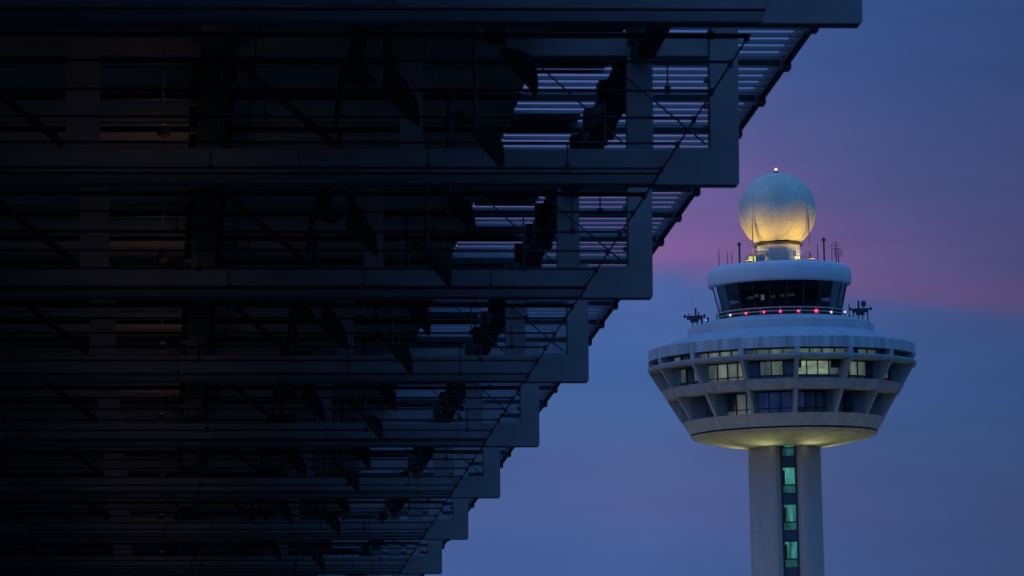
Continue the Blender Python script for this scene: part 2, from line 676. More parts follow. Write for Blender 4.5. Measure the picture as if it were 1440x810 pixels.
# ================================================================== CONTROL TOWER
D = 630.0
r0 = ray(1103, 620)
T = Vector((r0.x, r0.y, 0)).normalized() * D
bearing = math.atan2(T.x, T.y)
PX = D / math.cos(R(5.4)) / F          # metres per photo pixel at the tower


def zy(y):
    """height of the tower axis at photo row y"""
    d = ray(1090 + (y - 240) * 0.0335, y)
    return CAMZ + D * d.z / math.hypot(d.x, d.y)


tower = thing('control_tower', 'tall concrete airport control tower with wide flared head, glazed cab and lit stair strip',
              'control tower', (T.x, T.y, 0), (0, 0, -bearing))
TM = Matrix.Translation((T.x, T.y, 0)) @ Matrix.Rotation(-bearing, 4, 'Z')
M_conc = mat('concrete', (0.40, 0.39, 0.37), 0.85, var=0.16, scale=0.35, stretch=(1, 1, 0.35), bump=0.05)
M_band = mat('pale_concrete', (0.45, 0.46, 0.47), 0.85, var=0.28, scale=0.9, stretch=(1, 1, 0.25), detail=7)
M_white = mat('white_cladding', (0.72, 0.73, 0.74), 0.6, var=0.10, scale=0.6, stretch=(1, 1, 0.12))
M_roofpaint = mat('roof_paint', (0.50, 0.51, 0.53), 0.7, var=0.16, scale=0.7, stretch=(1, 1, 0.3))
M_fascia = mat('stained_parapet', (0.56, 0.56, 0.55), 0.75, var=0.45, scale=1.1, stretch=(1, 1, 0.05))
M_dark = mat('dark_interior', (0.03, 0.03, 0.035), 0.8, var=0.3, scale=1)
M_mull = mat('window_mullion', (0.03, 0.032, 0.035), 0.5, var=0.2, scale=2)
M_metal = mat('mast_metal', (0.06, 0.06, 0.065), 0.5, var=0.3, scale=3)
M_rail = mat('rail_metal', (0.45, 0.45, 0.42), 0.5, var=0.2, scale=2)
M_pane = mat('dark_pane', (0.075, 0.11, 0.17), 0.12, var=0.5, scale=0.8, spec=0.7)
M_bluepane = mat('blue_pane', (0.10, 0.14, 0.22), 0.2, var=0.4, scale=0.5, spec=0.8)
M_lit = emis('lit_pane', lin(160, 184, 156), 0.6, 0.75, 0.9, (0.5, 0.5, 1))
M_lit2 = emis('half_lit_pane', lin(120, 142, 128), 0.45, 0.5, 1.1, (1, 1, 0.3))
M_dim = emis('dim_lit_pane', lin(84, 102, 100), 0.5, 0.5, 0.9, (1, 1, 0.4))
M_blue = emis('blue_reflect_pane', lin(30, 48, 96), 0.45, 0.6, 0.8, (1, 1, 0.5))  # faint glow painted in as blue sky reflected by the glass
ROT = 6.6                              # the tower's own front, degrees to the right of the line of sight


def rp(*pts):
    return [(r * PX, zy(y)) for r, y in pts]


# ---- shaft: board-marked concrete with a casting joint at every lift
M_shaft = mat('shaft_concrete', (0.37, 0.375, 0.39), 0.85, var=0.09, scale=0.9, stretch=(1, 1, 0.12))
hn = M_shaft.node_tree
htc = hn.nodes.new('ShaderNodeTexCoord')
hsx = hn.nodes.new('ShaderNodeSeparateXYZ')
hn.links.new(htc.outputs['Object'], hsx.inputs[0])
hm = hn.nodes.new('ShaderNodeMath')
hm.operation = 'PINGPONG'
hm.inputs[1].default_value = 1.93
hn.links.new(hsx.outputs['Z'], hm.inputs[0])
hr = hn.nodes.new('ShaderNodeMapRange')
hr.inputs['From Min'].default_value = 0.02
hr.inputs['From Max'].default_value = 0.07
hr.inputs['To Min'].default_value = 0.88
hr.inputs['To Max'].default_value = 1.0
hn.links.new(hm.outputs[0], hr.inputs['Value'])
hb = hn.nodes['Principled BSDF']
hs = hb.inputs['Base Color'].links[0].from_socket
hv = hn.nodes.new('ShaderNodeVectorMath')
hv.operation = 'SCALE'
hn.links.new(hs, hv.inputs[0])
hn.links.new(hr.outputs['Result'], hv.inputs['Scale'])
hn.links.new(hv.outputs['Vector'], hb.inputs['Base Color'])
ca, sa = math.cos(R(ROT)), math.sin(R(ROT))


def sec(pts):
    out = []
    for u, v in pts:                       # u right, v towards the viewer, turned by ROT
        x = u * ca + v * sa
        y = -(v * ca - u * sa)
        out.append((x * PX, y * PX))
    return out


ring = [(-10, 39), (-19, 48), (-24, 47), (-50, 5), (-51, -8), (-42, -34), (-19, -48), (19, -48), (42, -34), (51, -8), (50, 5), (24, 47), (19, 48), (10, 39)]
bm = B()
prism(bm, sec(ring), 0, zy(629))
shaft = obj('shaft', bm, M_shaft, tower)
# casting joints of the shaft, thin darker lines in its material
# stair window strip
P_ST = 3.857
z_top = zy(627)
M_teal = emis('teal_stair_light', lin(74, 168, 158), 0.55, 0.7, 0.7, (3, 3, 0.6))
M_teal2 = emis('teal_stair_dim', lin(46, 116, 116), 0.42, 0.6, 0.9, (2, 2, 1))
M_tealdark = mat('stair_spandrel', (0.04, 0.08, 0.14), 0.35, var=0.3, scale=1)
hw = 8.4 * PX


def strip_box(bm, u0, u1, z0, z1, v0, v1):
    poly = sec([(u0 / PX, v0), (u1 / PX, v0), (u1 / PX, v1), (u0 / PX, v1)])
    prism(bm, poly, z0, z1)


zs = zy(661)                           # top of the first full pane under the head
for k in range(-1, 17):
    z1 = zs - k * P_ST                 # top of the storey's big pane
    if z1 - 2.9 < 0.5:
        break
    win = B()
    zt = min(z1 + 0.06, z_top)
    zb = z1 - P_ST + 0.06
    for a, b_ in ((-hw - 0.12, -hw), (hw, hw + 0.12)):
        strip_box(win, a, b_, zb, zt, 39, 42.5)
    if z1 < z_top:
        strip_box(win, -hw, hw, z1, zt, 39, 41.6)
    strip_box(win, -hw, hw, z1 - 1.86, z1 - 1.72, 39, 41.6)
    strip_box(win, -hw, hw, z1 - 2.72, z1 - 2.62, 39, 41.6)
    strip_box(win, -hw, -hw + 0.22, z1 - 1.72, min(z1, z_top) - 0.25, 39, 41.2)
    wf = obj('stair_window', win, M_mull, tower)
    bm = B()
    strip_box(bm, -hw, hw, z1 - 1.72, min(z1, z_top), 39, 40.6)
    obj('pane', bm, M_teal, wf)
    bm = B()
    strip_box(bm, -hw, hw, z1 - 2.62, z1 - 1.86, 39, 40.6)
    obj('pane', bm, M_teal2, wf)
    bm = B()
    strip_box(bm, -hw, hw, zb, z1 - 2.72, 39, 41.0)
    obj('spandrel', bm, M_tealdark, wf)

# ---- head: dish underneath, two storeys behind radial piers, parapet, stepped roof


def cone_r(y):
    return 188.5 - (y - 517) * 0.62


bm = B()
lathe(bm, rp((46, 630.2), (70, 628), (100, 622.5), (118, 618), (129, 614.5), (131.5, 611.8), (46, 611.8)), 120)
obj('dish', bm, M_band, tower, True)
bm = B()
lathe(bm, rp((128.5, 611.7), (128.5, 609.6), (46, 609.6), (46, 611.7)), 96, closed=True)
obj('shadow_joint', bm, M_dark, tower)


def band(name, y0, y1, rin, m=M_band):
    bm = B()
    lathe(bm, rp((cone_r(y0), y0), (cone_r(y1), y1), (rin, y1), (rin, y0 + 1.2), (cone_r(y0) - 4, y0 + 1.0), (cone_r(y0) - 4, y0)), 120, closed=True)
    return obj(name, bm, m, tower, True)


band('lower_band', 592, 609.4, 60)
band('middle_band', 547, 560, 100)
RG_UP, RG_LO, RG_CL = 157.5, 121.0, 178.0
bm = B()
lathe(bm, rp((187, 514.3), (188.8, 515.5), (188.5, 518), (186.5, 520.6), (120, 520.6), (120, 514.3)), 120, closed=True)
obj('ledge', bm, M_band, tower, True)
bm = B()
lathe(bm, rp((184.5, 490.0), (186.5, 490.2), (187.2, 491), (187.6, 505.6), (150, 505.6), (150, 495), (184.5, 495)), 120, closed=True)
obj('parapet', bm, M_fascia, tower, True)
bm = B()
lathe(bm, rp((131, 472.2), (184.4, 489.7), (184.4, 492), (131, 478)), 120, closed=True)
obj('sloping_roof', bm, M_roofpaint, tower, True)
# core inside the head that the windows look into
bm = B()
lathe(bm, rp((60, 592), (114, 592), (114, 560), (150, 546.5), (150, 520.7), (60, 520.7)), 60)
obj('inner_wall', bm, M_dark, tower)
bm = B()
lathe(bm, rp((166, 514.2), (166, 505.7), (140, 505.7), (140, 514.2)), 60, closed=True)
obj('inner_wall', bm, M_dark, tower)


def pier_mesh(poly, th):
    bm = B()
    a = [bm.verts.new((-th / 2, -r * PX, zy(y))) for r, y in poly]
    b = [bm.verts.new((th / 2, -r * PX, zy(y))) for r, y in poly]
    n = len(poly)
    for i in range(n):
        bm.faces.new((a[i], a[(i + 1) % n], b[(i + 1) % n], b[i]))
    bm.faces.new(a[::-1])
    bm.faces.new(b)
    return bm


def pivot(o, ang):
    o.rotation_euler = (0, 0, R(ang))
    return o


NB = 15
PI_UP = [(187.0, 520.7), (cone_r(546.8) + 0.6, 546.8), (152, 546.8), (152, 520.7)]
PI_LO = [(cone_r(560.2) + 0.6, 560.2), (cone_r(591.8) + 0.6, 591.8), (115, 591.8), (115, 560.2)]
PI_CL = [(187.4, 505.8), (187.6, 514.2), (175, 514.2), (175, 505.8)]
p_up = obj('pier', pier_mesh(PI_UP, 0.36), M_band, tower)
p_lo = obj('pier', pier_mesh(PI_LO, 0.36), M_band, tower)
p_cl = obj('pier', pier_mesh(PI_CL, 0.5), M_band, tower)
for k in range(NB):
    for src in (p_up, p_lo, p_cl):
        o = src
        if k:
            o = src.copy()
            COL.objects.link(o)
            o.parent = tower
        pivot(o, ROT + 24 * k)


def window(th, rg, y0, y1, nm, transom, panes, up_mats, low_mat, name):
    """one bay's window: a flat frame on the chord between two piers, its panes behind it"""
    half = rg * PX * math.sin(R(12)) - 0.05
    d = rg * PX * math.cos(R(12))
    z0, z1 = zy(y1), zy(y0)
    f = B()
    box(f, -half, half, -d - 0.03, -d + 0.09, z0, z0 + 0.10)
    box(f, -half, half, -d - 0.03, -d + 0.09, z1 - 0.12, z1)
    zt = z0 + (z1 - z0) * transom
    if transom:
        box(f, -half, half, -d - 0.02, -d + 0.09, zt - 0.05, zt + 0.05)
    xs = [-half + 2 * half * i / panes for i in range(panes + 1)]
    for x in xs:
        if transom:
            box(f, x - 0.055, x + 0.055, -d - 0.045, -d + 0.08, z0 + 0.1, zt - 0.05)
            box(f, x - 0.055, x + 0.055, -d - 0.045, -d + 0.08, zt + 0.05, z1 - 0.12)
        else:
            box(f, x - 0.055, x + 0.055, -d - 0.045, -d + 0.08, z0 + 0.1, z1 - 0.12)
    fo = pivot(obj(name, f, M_mull, tower), th)
    for i in range(panes):
        bm = B()
        box(bm, xs[i] + 0.002, xs[i + 1] - 0.002, -d + 0.092, -d + 0.13, (zt if transom else z0), z1)
        obj('pane', bm, up_mats[i % len(up_mats)], fo)
    if transom:
        bm = B()
        box(bm, -half, half, -d + 0.092, -d + 0.13, z0, zt - 0.002)
        obj('pane', bm, low_mat, fo)
    return fo, half, d, z0, z1


UPPER = {0: ([M_lit, M_lit, M_lit, M_dim], M_bluepane), 1: ([M_lit2, M_lit2, M_lit2, M_pane], M_bluepane),
         2: ([M_dim, M_pane, M_lit2, M_pane], M_pane),
         -1: ([M_bluepane, M_dim, M_lit2, M_bluepane], M_bluepane), -2: ([M_dim, M_lit2, M_dim, M_lit2], M_dim), -3: ([M_dim, M_pane, M_dim, M_pane], M_pane)}
LOWER = {-1: ([M_blue], M_blue), -2: ([M_pane, M_dim, M_dim], M_dim), 0: ([M_blue, M_pane, M_pane], M_pane)}
CLER = {0: [M_lit2, M_lit2, M_lit2, M_dim], -2: [M_dim, M_lit2, M_lit2, M_dim], -1: [M_dim, M_dim, M_lit2, M_dim], 1: [M_pane, M_dim, M_dim, M_pane], -3: [M_pane, M_dim, M_pane, M_pane]}
for k in range(NB):
    kk = k if k < 8 else k - NB
    th = ROT + 12 + 24 * k
    um, lm = UPPER.get(kk, ([M_pane], M_pane))
    fo, half, d, z0, z1 = window(th, RG_UP, 520.8, 549.5, 0, 0.28, 4, um, lm, 'window')
    if kk == 0:                       # dark units hanging in the corners of the brightest bay
        for xa, xb in ((-half + 0.1, -half + 0.5), (half - 1.0, half - 0.2)):
            bm = B()
            box(bm, xa, xb, -d - 0.4, -d - 0.05, z1 - 0.85, z1 - 0.15)
            obj('wall_unit', bm, M_mull, fo)
    um, lm = LOWER.get(kk, ([M_pane], M_pane))
    window(th, RG_LO, 560.3, 594, 0, 0.30, 3, um, lm, 'window')
    window(th, RG_CL, 505.8, 514.2, 0, 0, 4, CLER.get(kk, [M_pane]), None, 'clerestory_window')

# ---- step above the roof, cab base, cab
bm = B()
lathe(bm, rp((60, 452.6), (103, 452.0), (106, 452.6), (127, 458.6), (130, 460.2), (131.2, 463), (131.5, 480), (60, 480)), 96)
obj('roof_step', bm, M_roofpaint, tower, True)
bm = B()
lathe(bm, rp((86.5, 452.4), (86.5, 441.2), (40, 441.2), (40, 452.4)), 72, closed=True)
obj('cab_base', bm, M_dark, tower, True)
bm = B()
lathe(bm, rp((91, 446.6), (91, 445.4), (90, 445.4), (90, 446.6)), 72, closed=True)
lathe(bm, rp((91, 441.6), (91, 440.2), (90, 440.2), (90, 441.6)), 72, closed=True)
for k in range(20):
    t = 2 * PI * k / 20
    x, y = 90.5 * PX * math.sin(t), -90.5 * PX * math.cos(t)
    tube(bm, [(x, y, zy(452.4)), (x, y, zy(440.6))], 0.035, 6)
obj('walkway_railing', bm, M_rail, tower)
# cab roof: thick rounded ring
bm = B()
lathe(bm, rp((2, 376.5), (80, 375.6), (92, 376.2), (97, 378), (100, 381.5), (101.2, 387), (101.2, 399.5), (100, 402.2), (96, 403.5), (60, 403.5), (2, 403.5)), 96)
obj('cab_roof', bm, M_white, tower, True)
# floor, core, consoles
bm = B()
lathe(bm, rp((58, 441.1), (58, 403.6)), 48)
obj('cab_core', bm, M_dark, tower)
bm = B()
lathe(bm, rp((82, 441.1), (82, 431), (70, 428), (64, 428), (64, 441.1)), 64, closed=True)
co = obj('console', bm, M_dark, tower)
bm = B()
lathe(bm, rp((90.5, 403.7), (88, 415), (86.5, 415), (89, 403.7)), 64, closed=True)
obj('blind', bm, M_dark, tower)
M_screen = emis('monitor_glow', lin(130, 146, 160), 0.4, 0.5, 3)
M_screen2 = emis('monitor_dim', lin(60, 74, 82), 0.35, 0.5, 3)
for th, wd, y0, y1, m in ((-24, 0.35, 419.5, 427, M_screen), (-44, 0.9, 420, 424, M_screen2), (-10, 0.55, 421, 425, M_screen2), (3, 0.5, 420, 424, M_screen2),
                          (14, 0.9, 419, 423, M_screen2), (-33, 0.5, 418, 422, M_screen2)):
    bm = B()
    box(bm, -wd / 2, wd / 2, -60.5 * PX, -59 * PX, zy(y1), zy(y0))
    pivot(obj('monitor', bm, m, tower), th)
# sloping glass of the cab
M_glass = bpy.data.materials.new('cab_glass')
M_glass.use_nodes = True
gn = M_glass.node_tree
for n in list(gn.nodes):
    gn.nodes.remove(n)
tr = gn.nodes.new('ShaderNodeBsdfTransparent')
tr.inputs['Color'].default_value = (0.50, 0.56, 0.62, 1)
gl = gn.nodes.new('ShaderNodeBsdfGlossy')
gl.inputs['Roughness'].default_value = 0.04
gl.inputs['Color'].default_value = (0.8, 0.85, 0.9, 1)
fz = gn.nodes.new('ShaderNodeFresnel')
fz.inputs['IOR'].default_value = 1.36
mx = gn.nodes.new('ShaderNodeMixShader')
go = gn.nodes.new('ShaderNodeOutputMaterial')
gn.links.new(fz.outputs[0], mx.inputs['Fac'])
gn.links.new(tr.outputs[0], mx.inputs[1])
gn.links.new(gl.outputs[0], mx.inputs[2])
gn.links.new(mx.outputs[0], go.inputs['Surface'])
bm = B()
lathe(bm, rp((86, 441), (94.5, 403.6)), 24, R(ROT), 2 * PI + R(ROT))
cg = obj('cab_glass', bm, M_glass, tower)
bm = B()
for k in range(24):
    t = R(ROT) + 2 * PI * k / 24
    a = Vector((86.2 * PX * math.sin(t), -86.2 * PX * math.cos(t), zy(441)))
    b = Vector((94.7 * PX * math.sin(t), -94.7 * PX * math.cos(t), zy(403.6)))
    tube(bm, [a, b], 0.05, 6)
lathe(bm, rp((87, 441.1), (87.4, 439.4), (85.5, 439.4), (85.5, 441.1)), 72, closed=True)
obj('mullion', bm, M_mull, cg)


def tpos(r, th, y):
    return TM @ Vector((r * PX * math.sin(R(th)), -r * PX * math.cos(R(th)), zy(y)))


def at_px(px, r, y_side):
    """angle (deg) at which radius r shows at photo column px, on the near side"""
    ax = 1090 + (y_side - 240) * 0.0335
    return math.degrees(math.asin(max(-1, min(1, (px - ax) / r))))


# ---- red obstruction lamps on the walkway
M_red = emis('red_lamp', (1.0, 0.045, 0.11, 1), 2.6)
M_palered = emis('pale_red_lamp', (1.0, 0.45, 0.50, 1), 1.3)
M_paleblue = emis('pale_lamp', (0.62, 0.62, 0.9, 1), 1.2)
LAMPS = [(1027, 'pale pink lamp on the walkway, far left end of the red row', M_palered), (1049, 'red lamp second from left along the cab walkway', M_red),
         (1074, 'red lamp left of centre beside a railing post under the cab', M_red), (1097, 'small red lamp at the middle of the walkway row', M_red),
         (1122, 'red lamp right of the middle one on the cab walkway', M_red), (1147, 'largest brightest red lamp towards right of the walkway row', M_red),
         (1168, 'dim whitish lamp right of the red ones under the cab', M_paleblue)]
for i, (px, lab, m) in enumerate(LAMPS):
    th = at_px(px, 93, 450)
    p = tpos(93, th, 452.3)
    t = thing('obstruction_lamp', lab, 'warning lamp', p, (0, 0, -bearing), 'lamps along the cab walkway')
    bm = B()
    tube(bm, [(0, 0, 0), (0, 0, 0.26)], 0.06, 8)
    obj('lamp_base', bm, M_metal, t)
    bm = B()
    s_ = 0.17 if px == 1147 else 0.125
    sphere(bm, (0, 0, 0.26 + s_), s_, 12, 8, 1.1)
    obj('bulb', bm, m, t, True)
# a pale lamp at each end of the roof step
for px, lab in ((992, 'tiny pale lamp at the left shoulder of the roof step'), (1187, 'tiny pale lamp at the right shoulder of the roof step')):
    th = at_px(px, 104, 450)
    t = thing('shoulder_lamp', lab, 'lamp', tpos(104, th, 452.3), (0, 0, -bearing))
    bm = B()
    tube(bm, [(0, 0, 0), (0, 0, 0.3)], 0.05, 8)
    obj('lamp_base', bm, M_metal, t)
    bm = B()
    sphere(bm, (0, 0, 0.42), 0.13, 12, 8)
    obj('bulb', bm, M_paleblue, t, True)

# ---- radome on its pedestal
dome = thing('radar_dome', 'pale spherical radar dome lit yellow from below, on top of the tower', 'radar dome',
             tpos(0, 0, 376.4), (0, 0, -bearing))
zb = zy(376.4)


def rq(*pts):
    return [(r * PX, zy(y) - zb) for r, y in pts]


M_dome = mat('radome_shell', (0.76, 0.72, 0.56), 0.7, var=0.07, scale=0.9, bump=0.0)
# panel seams of the shell
dn = M_dome.node_tree
vo = dn.nodes.new('ShaderNodeTexVoronoi')
vo.feature = 'DISTANCE_TO_EDGE'
vo.inputs['Scale'].default_value = 0.62
dtc = dn.nodes.new('ShaderNodeTexCoord')
dn.links.new(dtc.outputs['Object'], vo.inputs['Vector'])
dmr = dn.nodes.new('ShaderNodeMapRange')
dmr.inputs['From Min'].default_value = 0.0
dmr.inputs['From Max'].default_value = 0.045
dmr.inputs['To Min'].default_value = 0.84
dmr.inputs['To Max'].default_value = 1.0
dn.links.new(vo.outputs['Distance'], dmr.inputs['Value'])
pb = dn.nodes['Principled BSDF']
src = pb.inputs['Base Color'].links[0].from_socket
mm = dn.nodes.new('ShaderNodeVectorMath')
mm.operation = 'SCALE'
dn.links.new(src, mm.inputs[0])
dn.links.new(dmr.outputs['Result'], mm.inputs['Scale'])
vc = dn.nodes.new('ShaderNodeTexVoronoi')
vc.inputs['Scale'].default_value = 0.62
dn.links.new(dtc.outputs['Object'], vc.inputs['Vector'])
vr = dn.nodes.new('ShaderNodeMapRange')
vr.inputs['To Min'].default_value = 0.87
vr.inputs['To Max'].default_value = 1.08
dn.links.new(vc.outputs['Color'], vr.inputs['Value'])
m3 = dn.nodes.new('ShaderNodeVectorMath')
m3.operation = 'SCALE'
dn.links.new(mm.outputs['Vector'], m3.inputs[0])
dn.links.new(vr.outputs['Result'], m3.inputs['Scale'])
dn.links.new(m3.outputs['Vector'], pb.inputs['Base Color'])
bm = B()
rd = 54.6
bmesh.ops.create_icosphere(bm, subdivisions=4, radius=rd * PX, matrix=Matrix.Translation((0, 0, zy(297.3) - zb)) @ Matrix.Rotation(0.4, 4, 'X'))
bmesh.ops.delete(bm, geom=[v for v in bm.verts if v.co.z < zy(344.5) - zb], context='VERTS')
obj('shell', bm, M_dome, dome)
bm = B()
lathe(bm, rq((34, 346.2), (34.5, 344.6), (33, 342.6), (26, 341.4), (1, 341.4), (1, 346.2)), 64)
obj('base_ring', bm, M_metal, dome, True)
bm = B()
lathe(bm, rq((30, 346.3), (30, 376.5)), 48)
ped = obj('pedestal', bm, M_white, dome, True)
bm = B()
box(bm, -0.95, 0.95, -30.6 * PX - 0.02, -28 * PX, 0.02, 1.85)
for x in (-2.0, -1.35, 1.5):
    box(bm, x, x + 0.32, -30.4 * PX, -27 * PX, 1.0, 1.5)
obj('pedestal_door', bm, M_rail, ped)
bm = B()
tube(bm, [(0, 0, zy(243) - zb - 0.05), (0, 0, zy(240.3) - zb)], [0.22, 0.2], 10)
bc = obj('beacon_base', bm, M_metal, dome)
bm = B()
sphere(bm, (0, 0, zy(238.6) - zb), 0.17, 12, 8, 1.0)
obj('beacon_lamp', bm, emis('beacon', (1.0, 0.66, 0.56, 1), 1.6), bc, True)
bm = B()
sphere(bm, (0, 0, zy(241.0) - zb - 0.02), 0.2, 12, 8, 0.5)
obj('beacon_glow', bm, emis('beacon_red', (1.0, 0.06, 0.05, 1), 0.8), bc, True)
M_flood = emis('flood_lens', (1.0, 0.72, 0.2, 1), 3.0)
FL = [-34, 38, 110, 182, 254]
for th in FL:
    a = R(th)
    pr = 75 * PX
    fx, fy = pr * math.sin(a), -pr * math.cos(a)
    bm = B()
    box(bm, -0.28, 0.28, -0.2, 0.2, 0.02, 0.30)
    bevel(bm, 0.03, 1)
    fo = obj('floodlight', bm, M_metal, dome, loc=(fx, fy, 0))
    fo.rotation_euler = (0, 0, a)
    bm = B()
    box(bm, -0.24, 0.24, -0.16, 0.16, 0.303, 0.33)
    obj('lens', bm, M_flood, fo)
    ld = bpy.data.lights.new('dome_flood', 'SPOT')
    ld.energy = 700
    ld.color = (1.0, 0.60, 0.07)
    ld.spot_size = R(92)
    ld.spot_blend = 1.0
    ld.shadow_soft_size = 0.25
    lo = bpy.data.objects.new('dome_flood', ld)
    COL.objects.link(lo)
    p = TM @ Vector((fx, fy, zb + 0.55))
    q = TM @ Vector((fx * 0.4, fy * 0.4, zy(303)))
    lo.location = p
    lo.rotation_euler = (p - q).to_track_quat('Z', 'Y').to_euler()

# lit equipment box and cabinets beside the pedestal
M_boxlit = emis('lit_cabinet', lin(238, 226, 120), 0.9, 0.3, 3)
t = thing('lit_cabinet', 'small glowing yellow cabinet on the cab roof left of the pedestal', 'cabinet', tpos(50, at_px(1057.5, 50, 372), 376.2), (0, 0, -bearing))
bm = B()
box(bm, -0.38, 0.38, -0.3, 0.3, 0, 0.16)
box(bm, -0.38, 0.38, -0.3, 0.3, 0.97, 1.04)
obj('cabinet_frame', bm, M_metal, t)
bm = B()
box(bm, -0.36, 0.36, -0.28, 0.28, 0.163, 0.967)
obj('glowing_panel', bm, M_boxlit, t)
t = thing('equipment_locker', 'tall blue-grey locker between the glowing cabinet and the pedestal', 'locker', tpos(44, at_px(1069, 44, 372), 376.2), (0, 0, -bearing))
bm = B()
box(bm, -0.5, 0.5, -0.3, 0.3, 0, 1.4)
bevel(bm, 0.03, 1)
lk = obj('locker_body', bm, mat('locker_paint', (0.25, 0.3, 0.4), 0.6), t)
bm = B()
box(bm, -0.42, 0.42, -0.325, -0.303, 0.1, 1.3)
obj('door', bm, mat('locker_door', (0.22, 0.27, 0.36), 0.6), t)
bm = B()
box(bm, -0.54, 0.54, -0.34, 0.34, 1.403, 1.46)
obj('roof', bm, M_metal, t)

# fence of the cab roof, catching the flood light right of the pedestal
t = thing('roof_fence', 'low wire fence on the cab roof catching yellow light beside the pedestal', 'railing', tpos(0, 0, 376.0), (0, 0, -bearing))
bm = B()
rr = 46 * PX
for k in range(40):
    a = 2 * PI * k / 40
    tube(bm, [(rr * math.sin(a), -rr * math.cos(a), 0), (rr * math.sin(a), -rr * math.cos(a), 1.25)], 0.03, 6)
obj('fence_post', bm, M_rail, t)
bm = B()
for z in (0.42, 0.84, 1.22):
    lathe(bm, [(rr + 0.05, z), (rr + 0.05, z + 0.06), (rr + 0.01, z + 0.06), (rr + 0.01, z)], 60, closed=True)
obj('rail', bm, M_rail, t)

# ---- antennas on the cab roof
ANT = [(1010, 346, 0.045, 'thin antenna standing at the far left of the cab roof', 'whip'),
       (1023, 355, 0.04, 'short thin antenna between the two left masts of the cab roof', 'whip'),
       (1029, 357, 0.04, 'short thin antenna just left of the thick mast', 'whip'),
       (1040, 345, 0.10, 'thick dark mast on the cab roof left of the glowing cabinet', 'pole'),
       (1059, 306, 0.06, 'tall thin pole rising in front of the left side of the dome', 'whip'),
       (1138, 305, 0.06, 'tall thin pole rising in front of the right side of the dome', 'whip'),
       (1149, 351, 0.05, 'short antenna right of the pedestal on the cab roof', 'whip'),
       (1158, 341, 0.09, 'thick dark mast on the cab roof right of the dome', 'pole'),
       (1169, 349, 0.04, 'pale thin antenna right of the thick right mast', 'whip'),
       (1175, 344, 0.06, 'antenna with crossbars near the right edge of the cab roof', 'cross'),
       (1183, 351, 0.05, 'square mesh antenna at the right edge of the cab roof', 'mesh')]
for px, yt, r_, lab, kind in ANT:
    rr = 60 if 1045 < px < 1140 else 84
    th = at_px(px, rr, 374)
    base = tpos(rr, th, 376.4)
    h = (zy(yt) - zy(376.4) + rr * PX * 0.0 - 7 * PX * (0.5 if rr == 60 else 0.15))
    t = thing('antenna', lab, 'antenna', base, (0, 0, -bearing), 'antennas on the cab roof')
    bm = B()
    tube(bm, [(0, 0, 0), (0, 0, h * 0.55), (0, 0, h)], [r_, r_, r_ * (1.0 if kind == 'pole' else 0.6)], 8)
    obj('mast', bm, M_metal, t)
    bm = B()
    box(bm, -0.12 - r_, 0.12 + r_, -0.12 - r_, 0.12 + r_, 0.0, 0.10)
    obj('foot', bm, M_metal, t)
    if kind == 'pole':
        bm = B()
        box(bm, -0.22, 0.22, -0.12, 0.12, h * 0.86, h * 0.93)
        obj('bracket', bm, M_metal, t)
    if kind == 'cross':
        bm = B()
        for q in (0.7, 0.82, 0.94):
            tube(bm, [(-0.4, 0, h * q), (0.4, 0, h * q)], 0.03, 6)
        obj('crossbar', bm, M_metal, t)
    if kind == 'mesh':
        bm = B()
        for q in range(5):
            tube(bm, [(-0.4 + 0.2 * q, 0, h * 0.55), (-0.4 + 0.2 * q, 0, h * 0.95)], 0.022, 6)
        for q in range(4):
            tube(bm, [(-0.4, 0, h * (0.55 + 0.133 * q)), (0.4, 0, h * (0.55 + 0.133 * q))], 0.022, 6)
        obj('grid', bm, M_metal, t)

# ---- antenna platforms on the shoulders of the roof step


def platform(px, ybase, lab, flip):
    th = at_px(px, 112 if flip > 0 else 121, 456)
    rr = 112 if flip > 0 else 121
    t = thing('antenna_platform', lab, 'antenna', tpos(rr, th, ybase), (0, 0, -bearing))
    bm = B()
    legs = ((-0.75, 0, 0.9), (-0.2, 0.3, 1.0), (0.25, -0.3, 1.0), (0.8, 0, 0.9))
    for x, y, z in legs if flip > 0 else legs[1:3]:
        tube(bm, [(x, y, -0.2), (x * 0.9, y, z)], 0.06, 8)
    obj('stand', bm, M_metal, t)
    bm = B()
    wd = 0.85 if flip > 0 else 0.8
    box(bm, -wd, wd, -0.4, 0.4, 0.75, 0.98)
    box(bm, -0.45, 0.45, -0.3, 0.3, 0.45, 0.747)
    obj('deck', bm, M_metal, t)
    bm = B()
    tube(bm, [(-wd - 0.35, 0, 1.08), (wd + 0.4, 0, 1.08)], 0.08, 8)
    for x in (-wd - 0.2, wd + 0.25):
        tube(bm, [(x, 0, 0.9), (x, 0, 1.28)], 0.09, 8)
    obj('crossbar', bm, M_metal, t)
    bm = B()
    tube(bm, [(-0.15 * flip, 0, 1.0), (-0.15 * flip, 0, 1.95)], 0.10, 8)
    obj('mast', bm, M_metal, t)
    if flip > 0:
        bm = B()
        box(bm, 0.12, 0.62, -0.2, 0.2, 1.35, 1.9)
        tube(bm, [(0.37, 0, 1.0), (0.37, 0, 1.35)], 0.05, 6)
        obj('antenna_panel', bm, M_metal, t)
    else:
        bm = B()
        tube(bm, [(0.45, 0, 1.0), (0.45, 0, 1.5)], 0.07, 6)
        tube(bm, [(-0.55, 0, 1.0), (-0.55, 0, 1.4)], 0.05, 6)
        tube(bm, [(-0.12, 0, 1.9), (-0.12, 0, 2.9)], 0.02, 6)
        obj('whip', bm, M_metal, t)


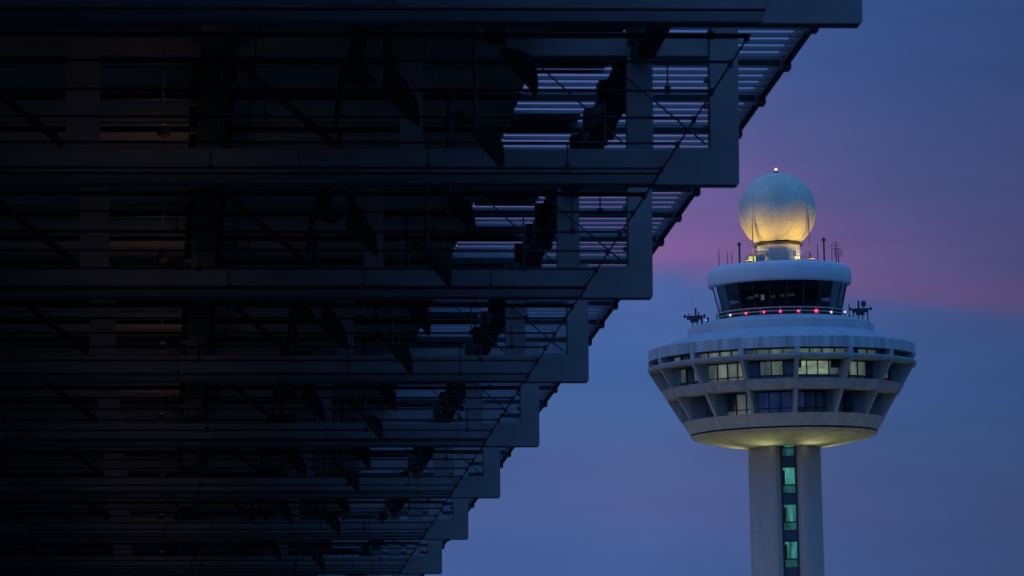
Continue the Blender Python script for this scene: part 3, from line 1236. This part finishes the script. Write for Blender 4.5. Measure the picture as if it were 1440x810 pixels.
platform(974, 455.5, 'dark antenna cluster on a short stand at the left shoulder of the tower head', -1)
platform(1210, 452.4, 'dark antenna platform with mast and panel at the right shoulder of the tower head', 1)
for px, y0, y1, lab in ((1193, 452, 434, 'thin whip antenna left of the right antenna platform'), (986, 454, 443, 'short dark stub antenna right of the left antenna cluster'),
                        (995, 453, 447, 'stubby small antenna at the left shoulder beside the cab')):
    th = at_px(px, 106, y0) if px != 986 else at_px(px, 110.5, y0)
    rr = 106 if px != 986 else 110.5
    t = thing('whip_antenna', lab, 'antenna', tpos(rr, th, 452.4), (0, 0, -bearing))
    h = (y0 - y1) * PX
    bm = B()
    tube(bm, [(0, 0, 0), (0, 0, h)], 0.05 if px == 1193 else 0.10, 8)
    obj('mast', bm, M_metal, t)
    bm = B()
    box(bm, -0.15, 0.15, -0.15, 0.15, 0, 0.12)
    if px == 995:
        box(bm, -0.2, 0.2, -0.1, 0.1, h * 0.6, h * 0.95)
    obj('foot', bm, M_metal, t)

# ---- ground floodlights that wash the underside of the head
for th, e in ((-25, 1.0), (35, 0.8), (150, 0.6), (215, 0.6), (90, 0.3), (-90, 0.5)):
    a = R(th)
    ld = bpy.data.lights.new('ground_flood', 'SPOT')
    ld.energy = 7500 * e
    ld.color = (1.0, 0.92, 0.34)
    ld.spot_size = R(30)
    ld.spot_blend = 1.0
    ld.shadow_soft_size = 0.4
    lo = bpy.data.objects.new('ground_flood', ld)
    COL.objects.link(lo)
    p = TM @ Vector((16 * math.sin(a), -16 * math.cos(a), 1.0))
    q = TM @ Vector((4.0 * math.sin(a), -4.0 * math.cos(a), zy(620)))
    lo.location = p
    lo.rotation_euler = (p - q).to_track_quat('Z', 'Y').to_euler()

# small uplights bracketed to the shaft just below the dish
for th in (ROT - 95, ROT - 30, ROT + 30, ROT + 95, ROT + 150, ROT - 150):
    a = R(th)
    x, y, z = 55 * PX * math.sin(a), -55 * PX * math.cos(a), zy(656)
    if abs(th - ROT) < 40:
        bm = B()
        box(bm, -0.11, 0.11, -0.10, 0.10, -0.06, 0.06)
        box(bm, -0.04, 0.04, 0.103, 0.55, -0.04, 0.04)
        u = obj('uplight', bm, M_conc, shaft, loc=(x, y, z))
        u.rotation_euler = (0, 0, a)
    ld = bpy.data.lights.new('dish_uplight', 'SPOT')
    ld.energy = 165
    ld.color = (0.95, 0.95, 0.36)
    ld.spot_size = R(122)
    ld.spot_blend = 1.0
    ld.shadow_soft_size = 0.2
    lo = bpy.data.objects.new('dish_uplight', ld)
    COL.objects.link(lo)
    p = TM @ Vector((x * 1.03, y * 1.03, z + 0.14))
    q = TM @ Vector((x * 1.5, y * 1.5, zy(624)))
    lo.location = p
    lo.rotation_euler = (p - q).to_track_quat('Z', 'Y').to_euler()

# little floods that wash the two flanks of the pedestal
for th in (-66, 72, 180):
    a = R(th)
    x, y = 44 * PX * math.sin(a), -44 * PX * math.cos(a)
    ld = bpy.data.lights.new('pedestal_flood', 'SPOT')
    ld.energy = 170
    ld.color = (1.0, 0.66, 0.16)
    ld.spot_size = R(120)
    ld.spot_blend = 0.8
    ld.shadow_soft_size = 0.15
    lo = bpy.data.objects.new('pedestal_flood', ld)
    COL.objects.link(lo)
    p = TM @ Vector((x, y, zb + 0.35))
    q = TM @ Vector((x * 0.5, y * 0.5, zb + 1.3))
    lo.location = p
    lo.rotation_euler = (p - q).to_track_quat('Z', 'Y').to_euler()
